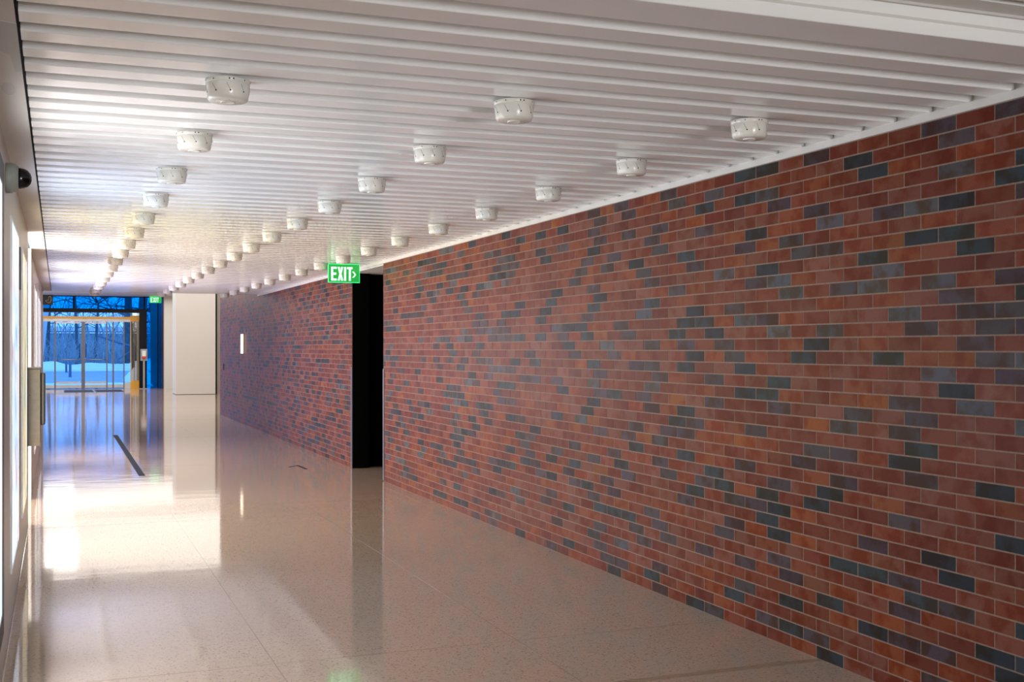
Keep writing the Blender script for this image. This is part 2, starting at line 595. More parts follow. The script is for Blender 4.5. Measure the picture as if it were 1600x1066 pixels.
def brick_wall(name, y0, y1, z_low, z_high, X=XW, sign=-1, phase=3.651, tonemul=1.0):
    """bricks as relief boxes whose faces look towards sign*X; joints 8 mm wide, 2.5 mm deep"""
    mj, dp = 0.0035, 0.0012
    V, F, T = [], [], []
    k_hi = int(math.ceil((ZB - z_low) / CO - 1e-6))
    k_lo = int(math.floor((ZB - z_high) / CO + 1e-6))
    for k in range(k_lo, k_hi):
        za = max(z_low, ZB - (k + 1) * CO + mj)
        zb = min(z_high, ZB - k * CO - mj)
        if zb - za < 0.01:
            continue
        ph = phase + (0 if k % 2 else BL / 2)
        i0 = int(math.floor((y0 - ph) / BL)) - 1
        i1 = int(math.ceil((y1 - ph) / BL)) + 1
        for i in range(i0, i1):
            ya = max(y0, ph + i * BL + mj)
            yb = min(y1, ph + (i + 1) * BL - mj)
            if yb - ya < 0.012:
                continue
            n = len(V)
            xf, xb = X, X - sign * dp
            xf = X + RNG.uniform(-0.0006, 0.0006)
            V += [(xf, ya, za), (xf, yb, za), (xf, yb, zb), (xf, ya, zb), (xb, ya, za), (xb, yb, za), (xb, yb, zb), (xb, ya, zb)]
            F += [(n, n + 3, n + 2, n + 1) if sign < 0 else (n, n + 1, n + 2, n + 3), (n, n + 4, n + 7, n + 3), (n + 1, n + 2, n + 6, n + 5), (n + 3, n + 7, n + 6, n + 2), (n, n + 1, n + 5, n + 4)]
            dm = DARKMAP.get((k, i)) if X == XW else None
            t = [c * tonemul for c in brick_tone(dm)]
            T += [t + [1]] * 5
    me = bpy.data.meshes.new(name)
    me.from_pydata(V, [], F)
    a = me.attributes.new('brick_tone', 'FLOAT_COLOR', 'FACE')
    a.data.foreach_set('color', np.array(T, dtype=np.float32).ravel())
    me.materials.append(M['brick'])
    me.validate()
    o = bpy.data.objects.new(name, me)
    COL.objects.link(o)
    struct(o)
    m = MB()
    a_, b_ = sorted((X - sign * 0.0012, X - sign * 0.18))
    m.box(a_, b_, y0 + 0.001, y1 - 0.001, z_low, z_high)
    m.build('mortar', M['mortar'], o)
    return o


brick_wall('wall_right', -6.0, 13.44, 0.0, ZB)
brick_wall('wall_right', 15.02, Y_END, 0.0, ZB)
brick_wall('wall_right', Y_END, 28.4, 0.0, LOB)
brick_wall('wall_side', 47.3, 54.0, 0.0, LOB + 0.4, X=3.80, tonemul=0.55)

# white trim angle under the slats and the pocket above the brick
t = MB()
t.box(XW - 0.012, XW + 0.02, -6, Y_END, ZB, ZS)
t.box(XW + 0.006, XW + 0.02, 3.12, Y_END, ZS, 2.652)
t.box(XW + 0.02, 3.76, -6, Y_END, ZB, 2.80)
struct(t.build('trim_3', M['white']))
# opening in the brick: dark side passage with a white soffit
s_ = MB()
s_.box(XW + 0.001, 6.0, 13.442, 15.20, 2.548, ZB - 0.001)
struct(s_.build('ceiling', M['white']))
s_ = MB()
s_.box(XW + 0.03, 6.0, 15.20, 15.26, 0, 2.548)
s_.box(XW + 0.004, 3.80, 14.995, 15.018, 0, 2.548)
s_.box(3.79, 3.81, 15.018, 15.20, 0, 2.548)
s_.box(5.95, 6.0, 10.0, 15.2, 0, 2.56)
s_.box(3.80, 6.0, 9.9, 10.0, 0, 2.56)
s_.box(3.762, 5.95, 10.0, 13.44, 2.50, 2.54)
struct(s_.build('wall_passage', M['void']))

# ------------------------------------------------------------------ setting: slat ceiling
PIT, YF = 0.2366, 3.4214
ce = MB()
i = -1
while YF + i * PIT < Y_END - 0.05:
    ya = YF + i * PIT
    yb = min(ya + 0.130, Y_END)
    if i == -1:
        ya = 3.11
    c = 0.004
    zt = ZS + 0.05
    ce.prism([(ya, zt), (ya, ZS + c), (ya + c * 0.4, ZS + c * 0.4), (ya + c, ZS), (yb - 0.003, ZS), (yb, ZS + 0.003), (yb, zt)], 'x', XL + 0.135, XW + 0.0045)
    i += 1
struct(ce.build('ceiling', M['slat']))
d = MB()
d.box(XL + 0.1, 3.78, 3.12, Y_END, 2.652, 2.72)
struct(d.build('ceiling', M['white']))
# plaster border on the left and the stepped soffit over the photographer
b_ = MB()
b_.box(XL - 0.02, XL + 0.125, -6, 13.3, ZS, 2.85)
b_.box(XL - 0.09, XL + 0.125, 13.3, Y_END, ZS, 2.85)
struct(b_.build('ceiling_border', M['plaster']))
ed = MB()
ed.box(XL + 0.126, XL + 0.1345, 3.2, Y_END, ZS + 0.003, 2.85)  # black bar puts the shade of the gap into solid colour
struct(ed.build('gap_shade', M['hole']))
b_ = MB()
b_.prism([(3.11, 2.605), (3.108, 2.645), (3.098, 2.652), (3.096, 2.688), (3.085, 2.692), (3.08, 2.686), (3.07, 2.692), (2.98, 2.692), (2.98, 2.86), (3.11, 2.86)], 'x', XL, 3.9)
b_.prism([(2.94, 2.692), (2.94, 2.86), (-6, 2.86), (-6, 2.692)], 'x', XL, 3.9)
struct(b_.build('ceiling_soffit', M['plaster']))
b_ = MB()
b_.box(XL, 3.9, 2.94, 2.98, 2.80, 2.86)
struct(b_.build('trim_5', M['black']))
# fascia closing the end of the slat field
b_ = MB()
b_.box(-3.0, 3.57, Y_END + 0.001, Y_END + 0.08, ZS + 0.002, LOB)
struct(b_.build('wall_fascia', M['white']))
# grey retouch patches on the border above the camera
p = MB()
p.prism([(-0.190, 4.02), (-0.124, 4.05), (-0.126, 4.74), (-0.150, 4.76), (-0.158, 4.50), (-0.188, 4.44)], 'z', ZS - 0.0008, ZS)
p.prism([(-0.185 + 0.026 * math.cos(2 * PI * q_ / 20), 5.08 + 0.12 * math.sin(2 * PI * q_ / 20)) for q_ in range(20)], 'z', ZS - 0.0008, ZS)
struct(p.build('trim_6', M['patch']))

# ------------------------------------------------------------------ setting: left wall
w = MB()
w.box(XL - 0.2, XL, -6, 11.25, 0, ZS)
struct(w.build('wall_left', M['warm_wall']))
w = MB()
w.box(XL - 0.3, XL - 0.017, 13.17, 20.0, 0, ZS)
struct(w.build('wall_left', M['pink_wall']))
w = MB()
w.box(XL - 0.32, XL - 0.012, 13.10, 13.42, 0, ZS - 0.001)
w.box(XL - 0.32, XL - 0.004, 20.0, 22.7, 0, ZS - 0.001)
struct(w.build('trim_7', M['white']))
w = MB()
w.box(-1.6, -1.5, 10.5, 14.0, 0, ZS)
w.box(-1.5, XL - 0.2, 11.15, 11.25, 0, ZS)
w.box(-1.5, XL - 0.32, 13.42, 13.5, 0, ZS)
w.box(-1.6, XL - 0.09, 11.15, 13.5, ZS, ZS + 0.1)
struct(w.build('wall_alcove', M['white']))
w = MB()
w.box(XL, XL + 0.006, -6, 11.25, 0, 0.012)
struct(w.build('baseboard_left', M['joint']))

# back of the corridor behind the photographer
w = MB()
w.box(-1.0, 4.5, -6.1, -6.0, 0, 2.9)
struct(w.build('wall_back', M['white']))

# ------------------------------------------------------------------ setting: lobby
w = MB()
w.box(-3.2, 9.0, Y_END + 0.08, 49.2, LOB, LOB + 0.1)
struct(w.build('ceiling_lobby', M['white']))
w = MB()
w.box(-3.1, -3.0, Y_END, GLY, 0, LOB)
w.box(-3.0, XL - 0.33, Y_END - 0.1, Y_END, 0, LOB)
struct(w.build('wall_lobby_left', M['white']))
w = MB()
w.box(8.9, 9.0, 28.0, 48.4, 0, LOB)
w.box(3.78, 8.9, 28.0, 28.1, 0, LOB)
struct(w.build('wall_lobby_right', M['white']))
w = MB()
w.box(3.83, 8.9, 47.28, 47.5, 0, LOB)
struct(w.build('wall_end', M['white']))
w = MB()
w.box(5.075, 8.9, 41.05, 41.25, 0, LOB)
struct(w.build('wall_taupe', M['taupe']))
w = MB()
w.box(5.004, 5.075, 41.2, 41.3, 0, LOB)
struct(w.build('wall_reveal', M['black']))
w = MB()
w.box(3.70, 5.003, 40.95, 42.2, 0.012, LOB)
pil = struct(w.build('wall_pillar', M['white']))
w = MB()
w.box(3.71, 4.99, 40.96, 42.19, 0, 0.012)
w.build('shadow_gap', M['black'], pil)

# lit skylight panels in the lobby ceiling
for n_, (xa, xb, ya, yb, lab) in enumerate([(-0.40, 0.50, 41.0, 43.8, 'bright square ceiling light near the glass doors'),
                                            (-0.28, 0.45, 30.4, 32.6, 'bright square ceiling light over the middle of the lobby')]):
    L_ = thing('ceiling_light', ((xa + xb) / 2, (ya + yb) / 2, LOB - 0.03), lab, 'ceiling light')
    hx, hy = (xb - xa) / 2, (yb - ya) / 2
    MB().box(-hx, hx, -hy, hy, 0, 0.01).build('diffuser', M['lamp_white'], L_)
    f_ = MB()
    for (a, b, c_, e_) in ((-hx - .04, -hx, -hy - .04, hy + .04), (hx, hx + .04, -hy - .04, hy + .04), (-hx, hx, -hy - .04, -hy), (-hx, hx, hy, hy + .04)):
        f_.box(a, b, c_, e_, -0.01, 0.03)
    f_.build('frame', M['alu'], L_)
# beam crossing the lobby ceiling
w = MB()
w.prism([(-3.0, 36.6), (8.9, 38.2), (8.9, 38.9), (-3.0, 37.3)], 'z', LOB - 0.18, LOB)
struct(w.build('ceiling_beam', M['pink_wall']))

# ------------------------------------------------------------------ setting: entrance glazing
ent = bpy.data.objects.new('window_1', None)
COL.objects.link(ent)
struct(ent)
g = MB()
g.box(-3.0, 3.66, GLY, GLY + 0.02, 3.10, LOB)
g.box(3.25, 3.66, GLY, GLY + 0.02, 0.0, 3.10)
g.box(3.70, 3.80, GLY, GLY + 0.02, 0.0, LOB)
g.build('blue_pane', M['blue'], ent)
fr = MB()
for x in (0.55, 3.165, ):
    fr.box(x - 0.03, x + 0.03, GLY - 0.04, GLY + 0.06, 3.10, LOB)
fr.box(3.66, 3.70, GLY - 0.04, GLY + 0.06, 0, LOB)
fr.box(-3.0, 3.8, GLY - 0.02, GLY + 0.05, LOB - 0.03, LOB)
fr.build('window_frame', M['portal'], ent)

po = MB()
po.box(-3.0, 3.24, 47.95, GLY + 0.1, 2.955, 3.10)
po.box(2.965, 3.24, 47.95, GLY + 0.1, 0, 2.955)
struct(po.build('trim_8', M['portal']))

dr = bpy.data.objects.new('door_1', None)
COL.objects.link(dr)
struct(dr)
YD = GLY
b2 = MB()
b2.box(-3.0, 2.64, YD - 0.05, YD - 0.002, 2.705, 2.80)
b2.build('yellow_header', M['yellow'], dr)
b2 = MB()
b2.box(-3.0, 2.64, YD - 0.03, YD + 0.02, 2.60, 2.70)
b2.box(-3.0, 2.38, YD - 0.03, YD + 0.06, 0.03, 0.15)
b2.box(2.38, 2.64, YD - 0.03, YD + 0.06, 0.0, 0.22)
b2.build('door_header', M['alu'], dr)
b2 = MB()
for x, hw, top in ((-0.116, 0.028, 2.955), (0.90, 0.065, 2.955), (1.768, 0.022, 2.60), (2.0, 0.03, 2.955), (2.40, 0.022, 2.6)):
    b2.box(x - hw, x + hw, YD - 0.04, YD + 0.05, 0.0, top if top < 2.9 else 2.60)
    if top > 2.9:
        b2.box(x - 0.02, x + 0.02, YD + 0.0, YD + 0.05, 2.83, 2.955)
b2.build('mullion', M['door_metal'], dr)
b2 = MB()
for a, b in ((-0.085, 0.80), (0.97, 1.745)):
    b2.box(a, b, YD - 0.035, YD + 0.03, 2.53, 2.58)
    b2.box(a, b, YD - 0.035, YD + 0.03, 0.20, 0.28)
b2.build('door_rail', M['alu'], dr)
for a, b in ((-0.06, 0.80), (0.97, 1.75)):
    MB().tube([(a, YD - 0.08, 1.13), (b, YD - 0.08, 1.13)], 0.016).build('push_bar', M['alu'], dr)
for a in (0.77, 1.0):
    MB().tube([(a, YD - 0.09, 1.2), (a, YD - 0.09, 1.75)], 0.014).build('door_handle', M['portal'], dr)
MB().box(-3.0, 2.64, YD, YD + 0.012, 0.0, 2.955).build('blue_cast_pane', M['clear'], dr)
MB().box(2.64, 2.965, YD, YD + 0.012, 0.30, 2.62).build('amber_pane', M['amber_glass'], dr)
b2 = MB()
b2.box(2.64, 2.965, YD - 0.01, YD + 0.05, 2.62, 2.85)
b2.box(2.64, 2.965, YD - 0.01, YD + 0.05, 0.0, 0.30)
b2.box(2.64, 2.67, YD - 0.01, YD + 0.05, 0.3, 2.62)
b2.box(2.78, 2.80, YD + 0.01, YD + 0.05, 0.3, 2.62)
b2.build('yellow_frame', M['yellow'], dr)
# yellow side wall of the glazed porch beyond the doors
v_ = MB()
v_.box(3.0, 3.1, GLY + 0.12, 50.4, 0, 3.0)
struct(v_.build('wall_porch', M['yellow']))

# ------------------------------------------------------------------ ceiling canisters
def make_canister():
    root = thing('ceiling_canister', (0, 0, 0), '', 'ceiling canister')
    R0, R1, H = 0.0862, 0.0770, 0.083
    rz = lambda z: R0 + (R1 - R0) * min(1, max(0, (-z) / H))
    body = MB()
    body.lathe([(0.0, -0.0005), (R0 - 0.003, -0.0005), (R0, -0.003), (rz(-0.0170), -0.0170), (rz(-0.0180) - 0.0012, -0.0180), (rz(-0.0190), -0.0190), (rz(-H + 0.012), -H + 0.012),
                (R1 - 0.001, -H + 0.008), (R1 - 0.004, -H + 0.003), (R1 - 0.010, -H), (0, -H)], 48)
    housing = body.build('housing', M['can'], root)
    cap = MB()
    cap.lathe([(0, -H - 0.0035), (0.022, -H - 0.0035), (0.025, -H - 0.0055), (0.028, -H - 0.0035), (0.029, -H + 0.001)], 32)
    cap.build('centre_cap', M['can'], root)
    vent = MB()
    def quad_on(a0, z0, a1, z1, w, lift=0.0005):
        t = bmesh.new()
        p0 = Vector((rz(z0) * math.cos(a0), rz(z0) * math.sin(a0), z0))
        p1 = Vector((rz(z1) * math.cos(a1), rz(z1) * math.sin(a1), z1))
        n = Vector((math.cos((a0 + a1) / 2), math.sin((a0 + a1) / 2), -0.12)).normalized()
        dd = (p1 - p0).normalized()
        s = dd.cross(n) * w
        n = n * lift
        vs = [t.verts.new(q + n) for q in (p0 - s, p0 + s, p1 + s, p1 - s)] + [t.verts.new(q - n * 3) for q in (p0 - s, p0 + s, p1 + s, p1 - s)]
        for f in ((0, 1, 2, 3), (4, 7, 6, 5), (0, 4, 5, 1), (1, 5, 6, 2), (2, 6, 7, 3), (3, 7, 4, 0)):
            t.faces.new([vs[q] for q in f])
        bmesh.ops.recalc_face_normals(t, faces=t.faces)
        vent.merge(t)
    n = 9
    base = -PI / 2 - YAW * 0.3
    for k in range(n):
        a = base + 2 * PI * k / n
        quad_on(a - 0.06, -0.026, a + 0.10, -0.052, 0.0006)
    pieces = [vent]
    vent = MB()
    def dot(a, z, r):
        p = Vector((rz(z) * math.cos(a), rz(z) * math.sin(a), z))
        q = Vector((math.cos(a), math.sin(a), -0.12)).to_track_quat('Z', 'Y').to_matrix().to_4x4()
        vent.lathe([(0, 0.0006), (r, 0.0006), (r, -0.002)], 10, Matrix.Translation(p) @ q)
    for k in range(n):
        a = base + 2 * PI * k / n
        dot(a + 0.11, -0.0535, 0.0030)
        if k % 3 == 0:
            dot(a + 0.06, -0.0095, 0.0029)
            dot(a + 0.24, -0.0095, 0.0029)
        elif k % 3 == 1:
            dot(a + 0.12, -0.0095, 0.0025)
        else:
            dot(a + 0.02, -0.0095, 0.0025)
    pieces.append(vent)
    vent = MB()
    for k in range(8):
        a = 2 * PI * k / 8
        vent.lathe([(0, -H - 0.0008), (0.0015, -H - 0.0008), (0.0015, -H + 0.001)], 8, Matrix.Translation((0.048 * math.cos(a), 0.048 * math.sin(a), 0)))
    pieces.append(vent)
    hb = bmesh.new()
    hb.from_mesh(housing.data)
    for idx, pc in zip((1, 2, 1), pieces):
        n0 = len(hb.faces)
        me = bpy.data.meshes.new('tmp')
        pc.bm.to_mesh(me)
        pc.bm.free()
        hb.from_mesh(me)
        bpy.data.meshes.remove(me)
        hb.faces.ensure_lookup_table()
        for f in hb.faces[n0:]:
            f.material_index = idx
    hb.to_mesh(housing.data)
    hb.free()
    housing.data.materials.append(M['seam'])
    housing.data.materials.append(M['hole'])
    lug = MB()
    al = -0.05
    for a in (al,):
        c0 = Vector((math.cos(a), math.sin(a), 0))
        q = Vector((math.cos(a), math.sin(a), 0)).to_track_quat('Z', 'Y').to_matrix().to_4x4()
        lug.lathe([(0, 0.006), (0.006, 0.005), (0.0095, 0.001), (0.0095, -0.006)], 16, Matrix.Translation(c0 * 0.081 + Vector((0, 0, -0.034))) @ q)
    lug.build('side_knob', M['can'], root)
    return root


can0 = make_canister()
ORD = ['nearest the camera', 'second from the camera', 'third from the camera', 'fourth from the camera', 'fifth from the camera', 'sixth from the camera',
       'seventh from the camera', 'eighth from the camera', 'eighth from the far end', 'seventh from the far end', 'sixth from the far end', 'fifth from the far end',
       'fourth from the far end', 'third from the far end', 'second from the far end', 'last before the ceiling edge']
first = True
for row, (nm, fx) in enumerate([('left ceiling row', lambda k: 0.610), ('middle ceiling row', lambda k: 1.783), ('ceiling row beside the brick wall', lambda k: float(np.interp(k, (0, 3, 7, 10, 15), (2.932, 2.960, 2.980, 2.975, 2.915))))]):
    for k in range(16):
        o = can0 if first else copy_tree(can0)
        first = False
        y = 4.6133 + 1.1948 * k - (0.035 if row else 0.0)
        o.location = (fx(k), y, ZS)
        o['label'] = 'cream slotted canister in the %s, %s' % (nm, ORD[k])
        o['group'] = 'cream canisters in the %s' % nm
# loose wire hanging beside the second canister of the middle row
wr = MB()
wr.tube([(1.783 - 0.084, 5.79, ZS - 0.045), (1.783 - 0.11, 5.785, ZS - 0.040), (1.783 - 0.14, 5.78, ZS - 0.041), (1.783 - 0.165, 5.775, ZS - 0.046)], 0.0016, 6)
tag(wr.build('loose_wire', M['white_plastic']), 'short white wire sticking out beside a middle-row ceiling canister', 'wire')

# ------------------------------------------------------------------ EXIT signs
def letters(mb, x0, z0, W, H, y, th, arrow):
    """EXIT laid out in a box W x H, front face at y (facing -Y)"""
    s = H * 0.145
    def poly(pts):
        mb.prism([(x0 + a, z0 + b) for a, b in pts], 'y', y, y + th)
    lw = W * (0.20 if arrow else 0.21)
    gap = W * 0.035
    x = 0
    poly([(x, 0), (x + lw, 0), (x + lw, s), (x + s, s), (x + s, H * 0.42), (x + lw * 0.9, H * 0.42), (x + lw * 0.9, H * 0.58), (x + s, H * 0.58), (x + s, H - s), (x + lw, H - s), (x + lw, H), (x, H)])
    x += lw + gap
    k = s * 1.05
    m_ = H / 2
    poly([(x, 0), (x + k, 0), (x + lw / 2, m_ - H * 0.14), (x + lw - k, 0), (x + lw, 0), (x + lw / 2 + k * 0.5, m_), (x + lw, H), (x + lw - k, H), (x + lw / 2, m_ + H * 0.14), (x + k, H), (x, H), (x + lw / 2 - k * 0.5, m_)])
    x += lw + gap
    poly([(x, 0), (x + s, 0), (x + s, H), (x, H)])
    x += s + gap
    poly([(x, H - s), (x, H), (x + lw, H), (x + lw, H - s), (x + lw / 2 + s / 2, H - s), (x + lw / 2 + s / 2, 0), (x + lw / 2 - s / 2, 0), (x + lw / 2 - s / 2, H - s)])
    x += lw + gap * 0.2
    if arrow:
        a = s * 0.9
        aw = H * 0.26
        x -= lw * 0.12
        poly([(x, H * 0.24), (x + a, H * 0.24), (x + aw + a * 0.3, H * 0.45), (x + a, H * 0.68), (x, H * 0.68), (x + aw - a * 0.5, H * 0.45)])


def exit_sign(x0, x1, y, z0, z1, label, arrow, z_ceiling):
    r = thing('exit_sign', ((x0 + x1) / 2, y, z0), label, 'exit sign')
    W, H = x1 - x0, z1 - z0
    MB().box(-W / 2, W / 2, 0, 0.012, 0.0, H).build('panel', M['green_panel'], r)
    m = MB()
    letters(m, -W / 2 + W * 0.08, H * 0.08, W * 0.9, H * 0.78, -0.004, 0.003, arrow)
    m.build('lettering', M['green_letters'], r)
    e = MB()
    e.box(-W / 2, W / 2, -0.004, 0.016, -0.006, 0.0)
    e.box(-W / 2 - 0.005, -W / 2, -0.004, 0.016, -0.006, H)
    e.box(W / 2, W / 2 + 0.005, -0.004, 0.016, -0.006, H)
    e.box(-W / 2, W / 2, -0.004, 0.016, H, H + 0.008)
    e.build('glowing_edge', M['green_edge'], r)
    c = MB()
    c.box(-W / 2 + 0.02, W / 2 - 0.02, -0.006, 0.022, H + 0.008, z_ceiling - z0, 0.002)
    c.build('ceiling_mount', M['alu'], r)
    return r


exit_sign(3.047, 3.425, 14.0, 2.372, 2.585, 'green lit EXIT sign with arrow above the black doorway in the brick wall', True, ZS)
exit_sign(3.31, 3.74, 47.5, 3.345, 3.575, 'small far green EXIT sign beside the glass entrance', False, LOB)

# ------------------------------------------------------------------ restroom sign projecting from the left wall
r = thing('restroom_sign', (XL, 22.4, 2.34), 'square black projecting sign with white outlined seat symbol by the left wall', 'sign')
MB().box(-0.02, 0.165, 0, 0.02, 0, 0.18, 0.003).build('sign_plate', M['sign_black'], r)
m = MB()
pts = [(0.035, 0.075), (0.085, 0.085), (0.093, 0.145), (0.125, 0.15), (0.132, 0.085), (0.113, 0.04), (0.07, 0.04), (0.035, 0.075)]
m2 = []
for (a, b), (c, d_) in zip(pts[:-1], pts[1:]):
    m.tube([(a, -0.001, b), (c, -0.001, d_)], 0.0055, 8)
m.build('symbol', M['sign_white'], r)

# ------------------------------------------------------------------ dome camera on the left wall
r = thing('security_camera', (XL, 6.52, 2.44), 'wall mounted dome security camera with grey base near the ceiling', 'camera')
RX = Matrix.Rotation(PI / 2, 4, 'Y')
MB().lathe([(0.0, 0.0), (0.075, 0.0), (0.077, 0.004), (0.077, 0.030), (0.073, 0.034), (0.070, 0.046), (0.066, 0.050), (0.060, 0.060), (0.0, 0.060)], 40, RX).build('wall_base', M['camera_housing'], r)
MB().lathe([(0.053, 0.058), (0.054, 0.066), (0.051, 0.085), (0.042, 0.104), (0.027, 0.117), (0.010, 0.1225), (0, 0.123)], 36, RX).build('dome', M['dome'], r)
MB().lathe([(0.043, 0.059), (0.044, 0.068), (0.040, 0.086), (0.028, 0.102), (0.012, 0.109), (0, 0.110)], 30, RX).build('camera_ball', M['lens'], r)

# ------------------------------------------------------------------ lit panels on the left wall
def lit_panel(name, y0, y1, z0, z1, x, m, label, frame=M['alu'], cat='light panel', k=0.022):
    r = thing(name, (x, (y0 + y1) / 2, z0), label, cat, None)
    w2, h = (y1 - y0) / 2, z1 - z0
    MB().box(0, 0.006, -w2, w2, 0, h).build('lit_face', m, r)
    f = MB()
    f.box(0, 0.010, -w2 - k, -w2, -k, h + k)
    f.box(0, 0.010, w2, w2 + k, -k, h + k)
    f.box(0, 0.010, -w2, w2, -k, 0)
    f.box(0, 0.010, -w2, w2, h, h + k)
    f.build('frame', frame, r)
    return r


PM1 = poster_material('blue_white_artwork', [(0.06, 0.25, 0.70, 1), (0.35, 0.66, 0.95, 1), (0.92, 0.97, 1, 1), (0.25, 0.55, 0.9, 1), (0.8, 0.15, 0.1, 1)], 6.5, 1.5, 3.1)
PM2 = poster_material('multicolour_artwork', [(0.08, 0.2, 0.7, 1), (0.2, 0.5, 0.22, 1), (0.95, 0.75, 0.25, 1), (1.0, 0.88, 0.8, 1), (0.9, 0.16, 0.08, 1)], 6.5, 1.4, 7.7)
PM3 = poster_material('pink_white_artwork', [(1, 0.86, 0.84, 1), (1, 0.97, 0.96, 1), (1, 0.9, 0.9, 1), (0.7, 0.5, 0.75, 1)], 7.0, 1.2, 1.7)
PM4 = poster_material('violet_blue_artwork', [(0.35, 0.35, 0.9, 1), (0.6, 0.6, 1, 1), (0.9, 0.85, 1, 1)], 8.0, 1.4, 5.2)
PM0 = poster_material('pale_blue_artwork', [(0.55, 0.75, 1.0, 1), (1, 0.97, 0.93, 1), (0.85, 0.93, 1, 1), (1, 0.82, 0.75, 1)], 5.5, 1.4, 9.4)
lit_panel('poster', 5.0, 5.94, 0.33, 2.33, XL, PM0, 'black framed backlit poster at the left edge of the photo, nearest the camera', M['black'], 'poster', 0.11)
lit_panel('poster', 7.12, 8.30, 0.33, 2.29, XL, PM1, 'tall backlit poster with blue and white artwork on left wall', cat='poster')
lit_panel('poster', 9.25, 10.38, 0.35, 2.275, XL, PM2, 'tall backlit poster with yellow, green and red artwork above the steel box', cat='poster')
lit_panel('poster', 14.85, 16.3, 0.35, 2.285, XL - 0.017, PM3, 'glowing pinkish white panel just past the white pilaster', cat='poster')
lit_panel('poster', 17.1, 18.4, 0.35, 2.285, XL - 0.017, PM3, 'glowing pinkish white panel, farther of the two along the left wall', cat='poster')
lit_panel('poster', 18.75, 19.7, 0.35, 2.285, XL - 0.017, PM4, 'violet blue lit panel at the far end of the left wall', cat='poster')
n_ = MB()
n_.box(XL, XL + 0.012, 8.66, 8.78, 1.97, 2.26, 0.002)
tag(n_.build('wall_strip', M['dark_steel']), 'narrow dark upright strip on the left wall between two lit posters', 'wall fixture')

# steel box on the left wall
r = thing('steel_wall_box', (XL, 10.45, 0.76), 'brushed steel box with dark side panel mounted on the left wall', 'wall cabinet')
MB().box(0, 0.112, 0, 0.36, 0.0, 0.635, 0.003).build('cabinet', M['steel'], r)
MB().box(-0.0, 0.118, -0.006, 0.366, 0.635, 0.648, 0.002).build('lid', M['dark_steel'], r)
MB().box(0.112, 0.148, 0.03, 0.33, 0.17, 0.605, 0.010).build('front_panel', M['dark_steel'], r)
MB().tube([(0.03, -0.001, 0.42), (0.03, -0.003, 0.42)], 0.004).build('rivet', M['black'], r)

# ------------------------------------------------------------------ brick wall fittings
for yy, sgn, lab in ((13.445, 1, 'dark steel corner guard on the near side of the black doorway'), (15.015, -1, 'dark steel corner guard on the far side of the black doorway')):
    o = MB()
    o.box(XW - 0.006, XW - 0.001, *sorted((yy, yy - sgn * 0.055)), 0.01, 1.325)
    o.box(XW - 0.006, XW + 0.05, *sorted((yy, yy + sgn * 0.004)), 0.01, 1.325)
    tag(o.build('corner_guard', M['guard']), lab, 'corner guard')
r = thing('wall_sconce', (XW, 24.65, 1.455), 'slim vertical lit strip on the far part of the brick wall', 'sconce')
MB().box(-0.018, -0.001, -0.10, 0.10, 0, 0.41, 0.003).build('backplate', M['alu'], r)
MB().box(-0.045, -0.018, -0.085, 0.085, 0.005, 0.405, 0.006).build('diffuser', M['sconce_glow'], r)
r = thing('wall_switch', (XW, 27.8, 1.065), 'small black switch plate at the far end of the brick wall', 'switch')
MB().box(-0.014, -0.001, -0.11, 0.11, 0, 0.15, 0.003).build('plate', M['black'], r)
MB().box(-0.02, -0.014, -0.03, 0.03, 0.05, 0.10, 0.002).build('button', M['dark_steel'], r)

# ------------------------------------------------------------------ things on the floor
o = MB()
o.box(0.922, 0.998, 15.05, 22.32, 0.0, 0.0012)
tag(o.build('floor_channel', M['drain']), 'long narrow dark strip set in the polished floor of the corridor', 'floor strip')
o = MB()
o.prism([(2.83, 15.50), (2.98, 15.66), (2.99, 15.62), (2.85, 15.47)], 'z', 0, 0.0009)
o.prism([(2.965, 15.66), (3.0, 15.66), (3.02, 15.13), (2.985, 15.13)], 'z', 0, 0.0011)
tag(o.build('tape_mark', M['hole']), 'small dark angled tape mark on the floor near the black doorway', 'tape mark')
for (x0, x1, lab) in ((0.19, 1.20, 'black entrance mat before the glass doors, left of two'), (1.26, 2.22, 'black entrance mat before the glass doors, right of two')):
    r = thing('door_mat', ((x0 + x1) / 2, 45.6, 0), lab, 'door mat', None)
    hw = (x1 - x0) / 2
    MB().box(-hw + .04, hw - .04, -1.1, 1.1, 0.0, 0.008, 0.002).build('carpet', M['mat_rubber'], r)
    f = MB()
    for (a, b, c_, e_) in ((-hw, -hw + .04, -1.14, 1.14), (hw - .04, hw, -1.14, 1.14), (-hw + .04, hw - .04, -1.14, -1.1), (-hw + .04, hw - .04, 1.1, 1.14)):
        f.box(a, b, c_, e_, 0, 0.006)
    f.build('border', M['black'], r)

r = thing('sanitizer_stand', (3.09, 47.4, 0), 'grey hand sanitizer dispenser on a post beside the dark entrance frame', 'dispenser')
MB().box(-0.16, 0.16, -0.16, 0.16, 0.0, 0.02, 0.005).build('base', M['grey_plastic'], r)
MB().box(-0.035, 0.035, -0.02, 0.02, 0.02, 1.10).build('post', M['grey_plastic'], r)
MB().box(-0.13, 0.13, -0.03, 0.02, 1.08, 1.54, 0.02).build('back_board', M['grey_plastic'], r)
MB().box(-0.075, 0.075, -0.11, -0.031, 1.25, 1.47, 0.02).build('dispenser_body', M['white_plastic'], r)
MB().box(-0.065, 0.065, -0.105, -0.032, 1.18, 1.25, 0.008).build('drip_cup', M['red'], r)

